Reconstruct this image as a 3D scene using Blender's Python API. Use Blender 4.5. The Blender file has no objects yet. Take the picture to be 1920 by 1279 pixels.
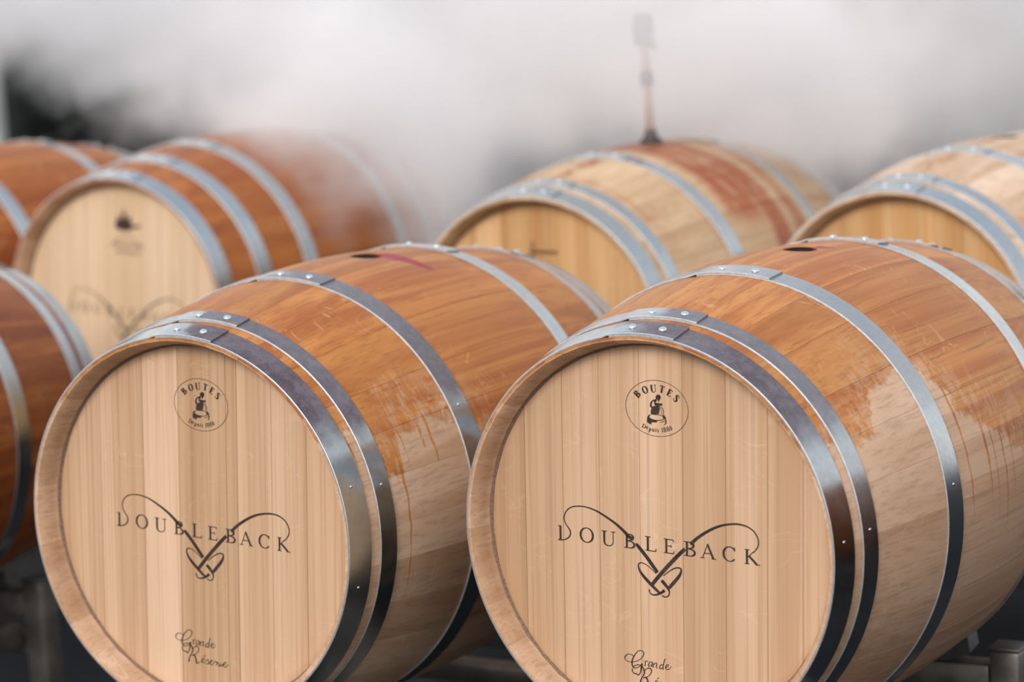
import bpy, bmesh, math, random
from mathutils import Vector, Matrix
from mathutils.geometry import tessellate_polygon
random.seed(7)
S = bpy.context.scene
COL = S.collection
R = math.radians
H = 0.62                                   # height of the barrel axes above the asphalt

# ---------------------------------------------------------------- camera
cam = bpy.data.cameras.new('camera'); camo = bpy.data.objects.new('camera', cam); COL.objects.link(camo)
cam.sensor_width = 36.0; cam.lens = 94.42; cam.clip_end = 200
rt = Vector((0.85275635, 0.51863626, -0.06183071)); dn = Vector((0.02344102, -0.15626257, -0.98743735)); fw = Vector((-0.52178264, 0.8405941, -0.14541126))
M = Matrix((rt, -dn, -fw)).transposed().to_4x4(); M.translation = Vector((2.1277, -3.5834, 0.8255 + H))
camo.matrix_world = M
cam.dof.use_dof = True; cam.dof.focus_distance = 3.78; cam.dof.aperture_fstop = 2.7
S.camera = camo
# ---------------------------------------------------------------- sky, sun, exposure
w = bpy.data.worlds.new('overcast_sky'); S.world = w; w.use_nodes = True
nt = w.node_tree; nt.nodes.clear()
tc = nt.nodes.new('ShaderNodeTexCoord'); sp = nt.nodes.new('ShaderNodeSeparateXYZ'); rp = nt.nodes.new('ShaderNodeValToRGB')
bg = nt.nodes.new('ShaderNodeBackground'); wo = nt.nodes.new('ShaderNodeOutputWorld')
nt.links.new(tc.outputs['Generated'], sp.inputs[0]); nt.links.new(sp.outputs['Z'], rp.inputs[0])
rp.color_ramp.elements[0].position = 0.0; rp.color_ramp.elements[0].color = (1.12, 1.08, 1.05, 1)
rp.color_ramp.elements[1].position = 0.9; rp.color_ramp.elements[1].color = (0.56, 0.63, 0.74, 1)
nt.links.new(rp.outputs[0], bg.inputs[0]); bg.inputs[1].default_value = 0.95
nt.links.new(bg.outputs[0], wo.inputs[0])
sun = bpy.data.lights.new('sun', 'SUN'); suno = bpy.data.objects.new('sun', sun); COL.objects.link(suno)
sun.energy = 1.8; sun.angle = R(22); sun.color = (1.0, 0.93, 0.84)
suno.rotation_euler = Vector((0.10, -0.86, 0.50)).to_track_quat('Z', 'Y').to_euler(); suno.location = (2, -6, 6)
S.view_settings.view_transform = 'Standard'; S.view_settings.look = 'None'
S.view_settings.exposure = 0.36; S.view_settings.gamma = 1.0; S.view_settings.use_curve_mapping = False
S.cycles.volume_bounces = 5; S.cycles.max_bounces = 8; S.cycles.volume_step_rate = 1.0; S.cycles.volume_max_steps = 96
S.cycles.transparent_max_bounces = 8

# ---------------------------------------------------------------- art on the heads (mm in the head plane, x right, z up)
HORN=[[(-161.1,-22.9,1.29),(-153.2,-22.5,1.48),(-145.5,-19.2,1.85),(-141.1,-14.2,2.22),(-140.8,-8,2.22),(-144.3,-2.9,1.85),(-148.9,3.2,1.67),(-150.7,10.5,1.67),(-147.7,19.1,1.67),(-140,26.3,1.67),(-128.7,29.5,1.67),(-114.6,29.9,1.85),(-97.9,26.4,2.4),(-81.3,19.2,3.15),(-64.8,10.4,3.88),(-52,1.2,4.62),(-43.8,-5.6,5),(-38.3,-7.6,4.07)],[(-33.1,-13,1.85),(-31.1,-16.1,5.18),(-17.6,-30,5.55),(0.4,-51.1,5.55)],[(150.3,-4.8,1.29),(156.9,4,1.67),(158,12.9,1.85),(153.5,22.7,1.85),(144,29.6,2.04),(131,32.5,2.4),(117,31.6,2.77),(99.4,27,3.33),(81.7,18.2,3.88),(63.9,5.8,4.44),(53.1,-4.4,5)],[(44.1,-12,5.18),(27.8,-28.3,5.55),(5.8,-52.5,5.55),(-8.4,-69.6,5.18)],[(-2.2,-53,1.11),(-12.3,-45,1.29),(-21.4,-40.7,1.48),(-27.8,-40.8,1.67),(-30.2,-45.5,2.22),(-27,-53.4,3.7),(-18,-62.9,4.81),(-5.3,-73.6,4.62),(4.6,-81.1,3.7)],[(9.4,-54.9,1.11),(20.4,-46.1,1.48),(29.4,-41.1,1.85),(36.6,-40.7,2.22),(38,-45.2,2.96),(33.8,-53.4,4.44),(25.6,-63.1,5),(18.7,-71,4.81)],[(6.6,-61.8,4.81),(12,-66.5,5.18),(16.8,-71.9,4.07),(19.1,-77.5,2.22),(17.1,-83,1.85),(12.4,-85,1.67),(6.9,-83.4,2.04)],[(11.4,-75.3,4.44),(6.4,-79.5,3.7),(-1.8,-83.5,2.59),(-9.1,-84,1.85),(-12.3,-81.1,1.85),(-13,-77.1,2.22)]]
LET=[('I',-161.3,-0.7,-175.6),('O',-125.8,-23.6,-102.4),('U',-89.3,-23.5,-66.1),('B',-52.7,-22.8,-35.4),('L',-19.3,-22,-0.7),('E',10.3,-21.7,27.8),('B',42.9,-21,60.6),('A',69,-21.1,92.4),('C',103.5,-21.7,122.3),('K',136.3,-21.2,160.3)]
EMB=[('B',-29.2,199.9),('O',-16.6,207.1),('U',-3.3,210.2),('T',10.2,210.2),('E',22.3,206.2),('S',32.8,199.3)]
DEP=[('D',-18.7,156),('e',-13.4,154),('p',-8.8,152),('u',-3.9,151.7),('i',0.1,151.5),('s',3.3,151.4),('1',10.2,153),('8',14.1,153.9),('8',19,155.4),('0',23.5,157.1)]
POLY=[[(0.9,200.6),(3.5,202.2),(6.9,201.9),(8.4,199.4),(7.7,196.3),(5.9,194.2),(5.1,191.9),(3.5,193.6),(2.7,195.5),(0.8,195.4),(0,198.3)],[(1.7,196.1),(-5.2,193.6),(-7.8,190.7),(-8.9,186.8),(-8.3,183),(-3.6,182.7),(5,184.6),(7.1,186.3),(5.4,187.3),(0.7,186.1),(-6,184.6),(-5.9,188.6),(-4.8,191.7),(-2.6,192.8),(-2.2,188.9),(-1.4,186.7),(0.7,187.7),(1.6,189.3),(-0.1,191),(2.1,193.5)],[(-1.1,189),(1.6,190.4),(5.1,190.7),(6.8,189.7),(9.3,190.7),(10.8,189.3),(10.6,187.4),(8.4,186.8),(6.7,187.4),(1.6,186.2),(-1,186.4)],[(-6.6,182.4),(7.1,185),(6,179.7),(5.3,175.5),(0.6,174.3),(-7.1,173.9),(-8,176.2)],[(-11.9,171.6),(-7.1,173.7),(-9.6,171),(-10.2,168.7),(-5.5,166.1),(-0.4,165.2),(2.4,164.9),(1.3,162.9),(-3.8,162.4),(-7.3,162.1),(-6,159.1),(-9.9,159.9),(-13.7,161.5),(-13.9,164.9),(-13.2,168.8)],[(10,174),(14.3,173.6),(16.1,170.4),(17.2,164.7),(16,161.6),(12,159.8),(14.8,162.2),(15.5,166.1),(14.4,168.3),(12.1,168.5),(11,171)]]
EST=[[(7.6,186,0.79),(10.1,183.9,1.06),(12.2,180.3,1.06),(12.4,174.2,0.88)],[(7.7,183.7,0.53),(9.2,179.3,0.7),(10,175.1,0.88)],[(-7.1,173.6,0.53),(-0.3,173.7,1.06),(6.6,173.9,1.06),(11.7,172.2,0.88)],[(-10.2,168.7,0.7),(-5.5,166.4,1.23),(1.4,165.7,1.23),(8.2,166.5,1.06),(12.5,168.5,0.88)],[(6.5,163.2,0.35),(11.6,164.8,0.88),(15.5,166.7,0.7)]]
SCRIPT=[[(-39,-177.8,1.15),(-45.5,-175.7,0.82),(-50.7,-177.3,1.15),(-53.9,-181.7,1.31),(-51.6,-185.8,0.98),(-44.9,-187.1,0.82),(-36.4,-185.2,0.82),(-28.8,-180.9,0.82),(-23.8,-174.7,1.07),(-23.2,-170.1,1.31),(-27.6,-167.9,0.98),(-33.3,-170.5,0.98),(-38.6,-177.3,1.31),(-41.5,-183.3,1.8),(-42.3,-188.5,1.97),(-41.3,-193,1.64),(-39,-195,1.15),(-33.8,-193.8,0.98),(-29.1,-190.7,0.82),(-26.2,-186.7,0.98)],[(-25.7,-186.5,1.8),(-27.2,-192.3,2.13),(-28.3,-198.8,1.48),(-31.1,-204.3,1.15)],[(-41.1,-194.5,1.31),(-36.6,-190.8,0.98),(-30.9,-189.4,1.15),(-25.4,-192,1.64),(-22.5,-197.1,1.97),(-23.3,-202.6,1.48),(-27.7,-209.6,1.31),(-30.2,-218.6,2.13)],[(-41.8,-196.2,1.48),(-41.9,-200.1,1.31),(-39.2,-202.8,1.31),(-35,-203.1,1.48),(-31.7,-204.8,1.64)],[(-23.2,-197.9,0.82),(-17.9,-192.8,0.98),(-13.3,-191.9,1.48),(-10.7,-194.4,1.48),(-12,-199.3,0.98),(-16.3,-203.9,0.82),(-22,-206.7,0.98)],[(-24.3,-207.3,1.15),(-19.2,-206.7,1.97),(-17,-211,2.13),(-15.2,-217.4,2.13),(-13.4,-218.6,1.15),(-9.6,-215.1,0.66)],[(-22.5,-182.3,0.82),(-20.5,-183.9,1.15),(-21.4,-190,1.15)],[(-21,-184.7,0.66),(-18.6,-182,0.82),(-16.1,-182.2,1.15)],[(-9.3,-181.7,0.82),(-13.5,-183.2,0.98),(-15.9,-187.5,1.31),(-14.3,-189.3,0.98),(-10.8,-186.3,0.74),(-9.1,-182.3,0.98),(-10.4,-188.5,1.15),(-8.5,-189.4,0.66)],[(-7.3,-183.4,1.15),(-8,-189.9,1.15)],[(-7.6,-186.5,0.66),(-4.2,-182.9,0.82),(-2.1,-183.7,1.31),(-3.2,-189.2,1.15),(-0.7,-189.4,0.66)],[(7.8,-183.7,0.82),(4.4,-184.3,0.98),(2.2,-188.1,1.31),(3.7,-190.4,0.98),(7.1,-187.7,0.66)],[(11.1,-174.3,1.15),(8.8,-182,1.15),(7.4,-189.6,1.31),(9.2,-190.1,0.66)],[(11.1,-188,0.66),(15.4,-185,0.82),(16.8,-182.5,0.82),(14.3,-182.7,0.98),(11.9,-186.2,1.31),(12.8,-189.2,1.15),(16.3,-189.4,0.98),(19.3,-186.6,0.66),(20.5,-183.7,0.66)],[(-9.6,-215.1,0.66),(-5.9,-214.5,0.66),(-1.6,-210.9,0.82),(-1.1,-208.5,0.82),(-3.9,-208.9,0.98),(-5.8,-213.1,1.31),(-4.5,-216.2,1.15),(-1,-215.3,0.74)],[(-2,-205.9,0.98),(1.2,-203.4,0.82)],[(-1,-215.3,0.66),(5.7,-208.8,0.82),(6.3,-212.3,1.31),(7.9,-214.8,1.15),(4.8,-216.6,0.98),(2,-216.1,0.98)],[(8.1,-214.2,0.66),(12.5,-211.7,0.82),(14.2,-209.3,0.82),(11.4,-210,0.98),(9.9,-213.7,1.31),(11.4,-216.6,1.15),(15,-215.6,0.74)],[(15.2,-215.8,0.66),(18.8,-209.8,0.98),(20.4,-210.5,0.98),(23,-210.8,1.15),(21.1,-216,1.15)],[(23.6,-211.4,0.82),(25.4,-211.2,0.98),(26.3,-215.7,1.31),(28.4,-216.2,0.82),(30.6,-211.2,0.98),(29.6,-214.8,1.15),(31.8,-215.5,0.82),(34.3,-211,0.74)],[(33.3,-214.8,0.66),(37.9,-211.7,0.82),(39.6,-208.5,0.82),(36.8,-209,0.98),(34.8,-212.8,1.31),(36.2,-216.1,1.15),(40.3,-215,0.98),(43.8,-210.6,0.66)]]

# ---------------------------------------------------------------- helpers
def tag(o, label=None, cat=None, group=None, kind=None):
    if label: o['label'] = label
    if cat: o['category'] = cat
    if group: o['group'] = group
    if kind: o['kind'] = kind
    return o
def empty(name, loc, rot=(0, 0, 0)):
    o = bpy.data.objects.new(name, None); COL.objects.link(o); o.location = loc; o.rotation_euler = rot
    o.empty_display_size = 0.1
    return o
def finish(bm, name, mat=None, smooth=True, ang=35):
    bmesh.ops.recalc_face_normals(bm, faces=bm.faces)
    a = R(ang)
    for e in bm.edges:
        if len(e.link_faces) == 2: e.smooth = e.calc_face_angle(0) < a
    for f in bm.faces: f.smooth = smooth
    me = bpy.data.meshes.new(name); bm.to_mesh(me); bm.free()
    if mat: me.materials.append(mat)
    return me
def link(me, name, parent=None, loc=(0, 0, 0), mat=None):
    o = bpy.data.objects.new(name, me); COL.objects.link(o); o.location = loc
    if parent is not None: o.parent = parent
    if mat is not None:
        if not me.materials: me.materials.append(mat)
        o.material_slots[0].link = 'OBJECT'; o.material_slots[0].material = mat
    return o
def box(bm, c, s, bev=0.004, rot=None):
    r = bmesh.ops.create_cube(bm, size=1.0); vs = r['verts']
    for v in vs: v.co = Vector((v.co.x * s[0], v.co.y * s[1], v.co.z * s[2]))
    if bev:
        es = list({e for v in vs for e in v.link_edges})
        q = bmesh.ops.bevel(bm, geom=es, offset=bev, segments=2, affect='EDGES', profile=0.5)
        vs = list({v for f in q['faces'] for v in f.verts} | {v for v in vs if v.is_valid})
    m = Matrix.Translation(Vector(c)) @ (rot.to_4x4() if rot else Matrix.Identity(4))
    for v in vs: v.co = m @ v.co
def tube(bm, pts, rad, n=12, cap=True):
    pts = [Vector(p) for p in pts]; rings = []
    rr = rad if isinstance(rad, (list, tuple)) else [rad] * len(pts)
    up = Vector((0.13, 0.2, 1)).normalized(); prev = None
    for i, p in enumerate(pts):
        d = (pts[min(i + 1, len(pts) - 1)] - pts[max(i - 1, 0)]).normalized()
        a = (prev - d * prev.dot(d)).normalized() if prev else d.orthogonal().normalized()
        prev = a; b = d.cross(a)
        rings.append([bm.verts.new(p + rr[i] * (math.cos(t) * a + math.sin(t) * b)) for t in [2 * math.pi * k / n for k in range(n)]])
    for i in range(len(rings) - 1):
        for k in range(n): bm.faces.new((rings[i][k], rings[i][(k + 1) % n], rings[i + 1][(k + 1) % n], rings[i + 1][k]))
    if cap: bm.faces.new(rings[0]); bm.faces.new(rings[-1])
def lathe(bm, prof, n=24, c=(0, 0, 0)):
    rings = [[bm.verts.new((c[0] + r * math.cos(2 * math.pi * k / n), c[1] + r * math.sin(2 * math.pi * k / n), c[2] + z)) for k in range(n)] for r, z in prof]
    for i in range(len(rings) - 1):
        for k in range(n): bm.faces.new((rings[i][k], rings[i][(k + 1) % n], rings[i + 1][(k + 1) % n], rings[i + 1][k]))
    bm.faces.new(rings[0]); bm.faces.new(rings[-1])

class G:                                    # tiny node-graph helper
    def __init__(s, name):
        s.m = bpy.data.materials.new(name); s.m.use_nodes = True; s.t = s.m.node_tree; s.t.nodes.clear()
    def n(s, ty, ins=None, **kw):
        x = s.t.nodes.new(ty)
        for k, v in kw.items(): setattr(x, k, v)
        for k, v in (ins or {}).items():
            if isinstance(v, bpy.types.NodeSocket): s.t.links.new(v, x.inputs[k])
            else: x.inputs[k].default_value = v
        return x
    def math(s, op, a, b=0.0, c=0.0, clamp=False):
        return s.n('ShaderNodeMath', {0: a, 1: b, 2: c}, operation=op, use_clamp=clamp).outputs[0]
    def step(s, v, lo, hi, a=0.0, b=1.0):
        return s.n('ShaderNodeMapRange', {'Value': v, 'From Min': lo, 'From Max': hi, 'To Min': a, 'To Max': b}, interpolation_type='SMOOTHSTEP').outputs[0]
    def mix(s, f, a, b, blend='MIX'):
        x = s.n('ShaderNodeMix', data_type='RGBA', blend_type=blend)
        for k, v in ((0, f), (6, a), (7, b)):
            if isinstance(v, bpy.types.NodeSocket): s.t.links.new(v, x.inputs[k])
            else: x.inputs[k].default_value = v if k == 0 else (tuple(v) + (1,))[:4]
        return x.outputs[2]
    def noise(s, vec, scale=1.0, detail=2.0, rough=0.5, dist=0.0, dims='3D', wv=None):
        ins = {'Scale': scale, 'Detail': detail, 'Roughness': rough, 'Distortion': dist}
        if dims == '1D': ins['W'] = vec
        else: ins['Vector'] = vec
        if wv is not None: ins['W'] = wv
        return s.n('ShaderNodeTexNoise', ins, noise_dimensions=dims).outputs['Fac']
    def attr(s, name):
        return s.n('ShaderNodeAttribute', attribute_type='OBJECT', attribute_name=name).outputs['Fac']
    def out(s, sh, vol=False):
        s.n('ShaderNodeOutputMaterial', {'Volume' if vol else 'Surface': sh})
        return s.m

def vec(g, xs, ys, zs, co=None):
    co = co or g.n('ShaderNodeTexCoord').outputs['Object']
    return g.n('ShaderNodeMapping', {'Vector': co, 'Scale': (xs, ys, zs)}).outputs[0]
def shifted(g, co, tone, k=7.3):
    return g.n('ShaderNodeVectorMath', {0: co, 1: g.n('ShaderNodeCombineXYZ', {'X': g.math('MULTIPLY', tone, k), 'Y': g.math('MULTIPLY', tone, k * 1.7), 'Z': g.math('MULTIPLY', tone, k * .6)}).outputs[0]}, operation='ADD').outputs[0]

def oak_grain(g, co, along, tone, base, dark, light, fleck=0.35):
    """oak: long fine grain, broad bands, curling ray flecks. along = axis index of the grain"""
    co = shifted(g, co, tone)
    sc = [60.0, 60.0, 60.0]; sc[along] = .55
    fine = g.noise(g.n('ShaderNodeMapping', {'Vector': co, 'Scale': tuple(v * 3.2 for v in sc)}).outputs[0], 1, 3, .6)
    sb = [23.0, 23.0, 23.0]; sb[along] = .5
    broad = g.noise(g.n('ShaderNodeMapping', {'Vector': co, 'Scale': tuple(sb)}).outputs[0], 1, 3, .55, .4)
    sf = [16.0, 16.0, 16.0]; sf[along] = 34.0
    fl = g.noise(g.n('ShaderNodeMapping', {'Vector': co, 'Scale': tuple(sf)}).outputs[0], 1, 1, .4, .8)
    flm = g.step(g.math('ABSOLUTE', g.math('SUBTRACT', fl, .5)), .018, .004)
    fm2 = g.step(g.noise(co, 9.0, 2), .53, .62)
    fleckm = g.math('MULTIPLY', g.math('MULTIPLY', flm, fm2), fleck)
    c = g.mix(g.step(broad, .33, .68), base, dark)
    c = g.mix(g.math('MULTIPLY', g.step(fine, .46, .70), .42), c, tuple(v * .62 for v in dark))
    c = g.mix(fleckm, c, light)
    return c, fine, fleckm

def wood_bsdf(g, col, rough, fine, bump=.12, spec=.3):
    b = g.n('ShaderNodeBump', {'Strength': bump, 'Distance': .0006, 'Height': fine}).outputs[0]
    p = g.n('ShaderNodeBsdfPrincipled', {'Base Color': col, 'Roughness': rough, 'Normal': b, 'Specular IOR Level': spec})
    return p.outputs[0]

def head_wood(name, base=(.61, .415, .27), dark=(.50, .31, .18)):
    g = G(name); tone = g.attr('tone'); co = g.n('ShaderNodeTexCoord').outputs['Object']
    c, fine, fl = oak_grain(g, co, 2, tone, base, dark, (.80, .60, .42), .14)
    c = g.mix(1.0, c, g.n('ShaderNodeCombineColor', {0: g.step(tone, 0, 1, .80, 1.17), 1: g.step(tone, 0, 1, .74, 1.20), 2: g.step(tone, 0, 1, .66, 1.28)}).outputs[0], 'MULTIPLY')
    sx = g.n('ShaderNodeSeparateXYZ', {0: co})
    r = g.math('SQRT', g.math('ADD', g.math('POWER', sx.outputs[0], 2), g.math('POWER', sx.outputs[2], 2)))
    edge = g.math('MULTIPLY', g.step(g.math('ADD', r, g.math('MULTIPLY', g.noise(co, 14, 2), .02)), .270, .282), .35)
    c = g.mix(edge, c, (.40, .21, .10))
    return g.out(wood_bsdf(g, c, .62, fine, .18))

def stave_wood(name, bounds, drips=22.0, wetcol=(.57, .235, .060), wetdark=(.37, .11, .024), dry=(.62, .42, .285), bands=(), spill=None, seed=0.0, dripr=(-9, -8, 8, 9)):
    """bounds: [(y, degrees)] where the wet top of the barrel ends on either side"""
    g = G(name); tone = g.attr('tone'); co = g.n('ShaderNodeTexCoord').outputs['Object']
    sx = g.n('ShaderNodeSeparateXYZ', {0: co}); x, y, z = sx.outputs
    th = g.math('MULTIPLY', g.math('ARCTAN2', x, z), 57.2958); ath = g.math('ABSOLUTE', th)
    rad = g.math('SQRT', g.math('ADD', g.math('POWER', x, 2), g.math('POWER', z, 2)))
    c, fine, fl = oak_grain(g, co, 1, tone, dry, tuple(v * q for v, q in zip(dry, (.84, .76, .68))), (.78, .60, .44), .25)
    c = g.mix(1.0, c, g.n('ShaderNodeCombineColor', {0: g.step(tone, 0, 1, .86, 1.08), 1: g.step(tone, 0, 1, .82, 1.10), 2: g.step(tone, 0, 1, .78, 1.12)}).outputs[0], 'MULTIPLY')
    # wetted wood
    wc, f2, fl2 = oak_grain(g, co, 1, tone, wetcol, wetdark, (.72, .42, .20), .40)
    wc = g.mix(g.step(tone, 0, 1, .30, 0.0), wc, tuple(.55 * a for a in wetcol))
    streak = g.step(g.noise(g.n('ShaderNodeMapping', {'Vector': shifted(g, co, tone, 3.1), 'Scale': (80, 2.6, 80)}).outputs[0], 1, 4, .65, .3), .60, .70)
    wc = g.mix(g.math('MULTIPLY', streak, .42), wc, (.13, .04, .015))
    fc = g.n('ShaderNodeFloatCurve', {'Value': g.step(y, -.475, .475) if False else g.n('ShaderNodeMapRange', {'Value': y, 'From Min': -.475, 'From Max': .475, 'To Min': 0.0, 'To Max': 1.0}).outputs[0]})
    cv = fc.mapping.curves[0]; pts = [((q + .475) / .95, d / 180.0) for q, d in bounds]
    cv.points[0].location = pts[0]; cv.points[1].location = pts[-1]
    for p in pts[1:-1]: cv.points.new(*p)
    for p in cv.points: p.handle_type = 'VECTOR'
    fc.mapping.update()
    bd = g.math('MULTIPLY', fc.outputs[0], 180.0)
    warp = g.math('MULTIPLY', g.math('SUBTRACT', g.noise(co, 16, 4, .65), .5), 26)
    yw = g.math('ADD', y, g.math('MULTIPLY', g.math('SUBTRACT', g.noise(co, 40, 2), .5), .007))
    d1 = g.step(g.noise(g.math('ADD', yw, seed), 95, 1, dims='1D'), .56, .80)
    d2 = g.step(g.noise(g.math('ADD', yw, seed + 3.7), 17, 1, dims='1D'), .42, .64)
    drip = g.math('MULTIPLY', g.math('MULTIPLY', d1, d2), drips * 1.7)
    drip = g.math('MULTIPLY', drip, g.step(y, dripr[0], dripr[1]))
    if len(dripr) > 2: drip = g.math('MULTIPLY', drip, g.step(y, dripr[3], dripr[2], .15, 1.0))
    edgev = g.math('SUBTRACT', g.math('ADD', g.math('ADD', bd, warp), drip), ath)
    wet = g.step(edgev, -1.2, 1.2)
    # half-dried patches near the edge
    pat = g.step(g.noise(g.n('ShaderNodeMapping', {'Vector': co, 'Scale': (30, 60, 30)}).outputs[0], 1, 4, .7), .44, .56)
    near = g.step(edgev, 22, 2)
    wet = g.math('MULTIPLY', wet, g.math('SUBTRACT', 1.0, g.math('MULTIPLY', g.math('MULTIPLY', near, pat), .45)), clamp=True)
    for (y0, wd, t0, t1, s) in bands:
        yy = g.math('ADD', y, g.math('MULTIPLY', g.math('SUBTRACT', g.noise(co, 7, 3), .5), .07))
        bm_ = g.math('MULTIPLY', g.step(g.math('ABSOLUTE', g.math('SUBTRACT', yy, y0)), wd, wd * .35), g.math('MULTIPLY', g.step(th, t1, t1 - 14), g.step(th, t0 - 6, t0)))
        bm_ = g.math('MULTIPLY', bm_, g.step(g.noise(g.n('ShaderNodeMapping', {'Vector': co, 'Scale': (12, 50, 12)}).outputs[0], 1, 3), .30, .56, .35, 1.0))
        wet = g.math('MAXIMUM', wet, g.math('MULTIPLY', bm_, s))
    # only the outer face is wet
    inner = g.step(g.math('SUBTRACT', rad, g.math('SUBTRACT', .347, g.math('MULTIPLY', g.math('POWER', y, 2), .261))), -.005, -.002)
    wet = g.math('MULTIPLY', wet, inner)
    col = g.mix(wet, c, wc)
    bore = g.math('MULTIPLY', g.math('LESS_THAN', g.math('SQRT', g.math('ADD', g.math('POWER', x, 2), g.math('POWER', g.math('SUBTRACT', y, .014), 2))), .0276), g.math('MULTIPLY', g.math('GREATER_THAN', z, 0.0), g.math('LESS_THAN', rad, .3462)))
    col = g.mix(bore, col, (.012, .003, .005))
    rough = g.step(wet, 0, 1, .62, .48)
    if spill:
        y0, t0, y1, t1, wd = spill
        a = g.math('DIVIDE', g.math('SUBTRACT', th, t0), t1 - t0)
        cl = g.math('ADD', y0, g.math('MULTIPLY', g.math('POWER', g.math('MAXIMUM', a, 0.0), 1.6), y1 - y0))
        dd = g.math('ABSOLUTE', g.math('SUBTRACT', g.math('ADD', y, g.math('MULTIPLY', g.math('SUBTRACT', g.noise(co, 60, 2), .5), .006)), cl))
        sm = g.math('MULTIPLY', g.step(g.math('DIVIDE', dd, g.math('SUBTRACT', 1.0, g.math('MULTIPLY', a, .72))), wd, wd * .75), g.math('MULTIPLY', g.step(a, 1.05, .85), g.step(a, -.25, -.05)))
        col = g.mix(g.math('MULTIPLY', sm, .92), col, (.30, .012, .045))
    return g.out(wood_bsdf(g, col, rough, fine, .13, .24))

def hoop_metal(name, stain=0.0, seed=0.0, tint=(.46, .51, .525)):
    g = G(name); co = g.n('ShaderNodeTexCoord').outputs['Object']
    sx = g.n('ShaderNodeSeparateXYZ', {0: co}); x, y, z = sx.outputs
    th = g.math('MULTIPLY', g.math('ARCTAN2', x, z), 57.2958)
    big = g.noise(g.n('ShaderNodeVectorMath', {0: co, 1: (seed, seed * 2, 0)}, operation='ADD').outputs[0], 9, 4, .6)
    spk = g.noise(co, 420, 3, .7)
    spang = g.n('ShaderNodeTexVoronoi', {'Vector': co, 'Scale': 160.0}).outputs['Color']
    lum = g.n('ShaderNodeSeparateColor', {0: spang}).outputs[0]
    c = g.mix(g.math('MULTIPLY', lum, .35), tint, tuple(v * .72 for v in tint))
    # violet-brown wine film that sits on the upper right of the hoop
    film = g.math('MULTIPLY', g.math('MULTIPLY', g.step(g.math('ADD', th, g.math('MULTIPLY', g.math('SUBTRACT', big, .5), 46)), -8, 0), g.step(g.math('ADD', th, g.math('MULTIPLY', g.math('SUBTRACT', big, .5), 30)), 62, 50)), stain)
    film = g.math('MULTIPLY', film, g.step(spk, .45, .80, 1.0, .80))
    fcol = g.mix(g.step(g.noise(co, 70, 4, .7), .42, .62), (.046, .021, .033), (.098, .058, .074))
    c = g.mix(film, c, fcol)
    mott = g.step(big, .40, .62)
    c = g.mix(g.math('MULTIPLY', mott, .22), c, (.30, .30, .36))
    rough = g.math('ADD', g.step(big, .3, .7, .15, .28), g.math('MULTIPLY', film, .22))
    bmp = g.n('ShaderNodeBump', {'Strength': .10, 'Distance': .0005, 'Height': spk}).outputs[0]
    p = g.n('ShaderNodeBsdfPrincipled', {'Base Color': c, 'Metallic': g.step(film, 0, 1, 1.0, .20), 'Roughness': rough, 'Normal': bmp})
    return g.out(p.outputs[0])

def plain(name, col, rough=.6, metal=0.0, var=.15, scale=20.0, bump=0.0):
    g = G(name); co = g.n('ShaderNodeTexCoord').outputs['Object']; n = g.noise(co, scale, 4, .6)
    c = g.mix(g.step(n, .3, .7), tuple(v * (1 - var) for v in col), tuple(min(1, v * (1 + var)) for v in col))
    ins = {'Base Color': c, 'Roughness': rough, 'Metallic': metal}
    if bump: ins['Normal'] = g.n('ShaderNodeBump', {'Strength': bump, 'Distance': .002, 'Height': n}).outputs[0]
    return g.out(g.n('ShaderNodeBsdfPrincipled', ins).outputs[0])

m_burn = plain('branded_char', (.030, .016, .012), .75, 0, .5, 60)
m_groove = plain('croze_paste', (.20, .125, .085), .85, 0, .25, 300, .5)
m_edge = plain('bright_lit_hoop_edge', (.72, .74, .76), .38, .9, .12, 120)  # paler metal on hoop edges; their lit rim line is put into the colour
m_rivet = plain('rivet_steel', (.66, .70, .74), .30, 1, .1, 80)
m_dark = plain('dark_interior', (.006, .004, .005), .3)
m_steel = plain('rack_steel', (.20, .185, .17), .42, .75, .3, 14, .1)
m_steel_top = plain('rack_saddle_steel', (.16, .165, .17), .45, .8, .2, 14)
m_rubber = plain('black_rubber', (.035, .022, .022), .55)
m_copper = plain('steam_pipe_metal', (.55, .36, .32), .35, .6)
m_valve = plain('valve_grey', (.10, .11, .11), .5, .2)

# ---------------------------------------------------------------- asphalt yard
def ground():
    bm = bmesh.new(); bmesh.ops.create_grid(bm, x_segments=60, y_segments=60, size=1.0)
    rnd = random.Random(3)
    for v in bm.verts: v.co = Vector((v.co.x * 45 - 3, v.co.y * 45 + 8, rnd.uniform(-.004, .0)))
    g = G('asphalt'); co = g.n('ShaderNodeTexCoord').outputs['Object']
    n1 = g.noise(co, 1.2, 4, .6); n2 = g.noise(co, 140, 3, .7)
    c = g.mix(g.step(n1, .35, .65), (.014, .016, .019), (.028, .030, .034))
    c = g.mix(g.math('MULTIPLY', g.step(n2, .5, .7), .5), c, (.05, .05, .05))
    nb = g.n('ShaderNodeBump', {'Strength': .5, 'Distance': .004, 'Height': n2}).outputs[0]
    m = g.out(g.n('ShaderNodeBsdfPrincipled', {'Base Color': c, 'Roughness': g.step(n1, .3, .7, .8, .95), 'Specular IOR Level': .15, 'Normal': nb}).outputs[0])
    tag(link(finish(bm, 'ground', m), 'ground'), kind='structure')
ground()

# ---------------------------------------------------------------- barrel geometry (axis = Y, centre at origin, front head at y = -L/2)
L = .95; RB = .3472; RH = .2885; REC = .040
def rout(y): return RB - (RB - RH) * (2 * y / L) ** 2           # outside of the staves
HOOPS = [(-.475, -.4325), (-.4137, -.3815), (-.2056, -.1632), (.1632, .2056), (.3815, .4137), (.4325, .475)]
HOOPS_WIDE = [(-.475, -.431), (-.357, -.314), (-.207, -.164), (.164, .207), (.314, .357), (.431, .475)]

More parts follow.
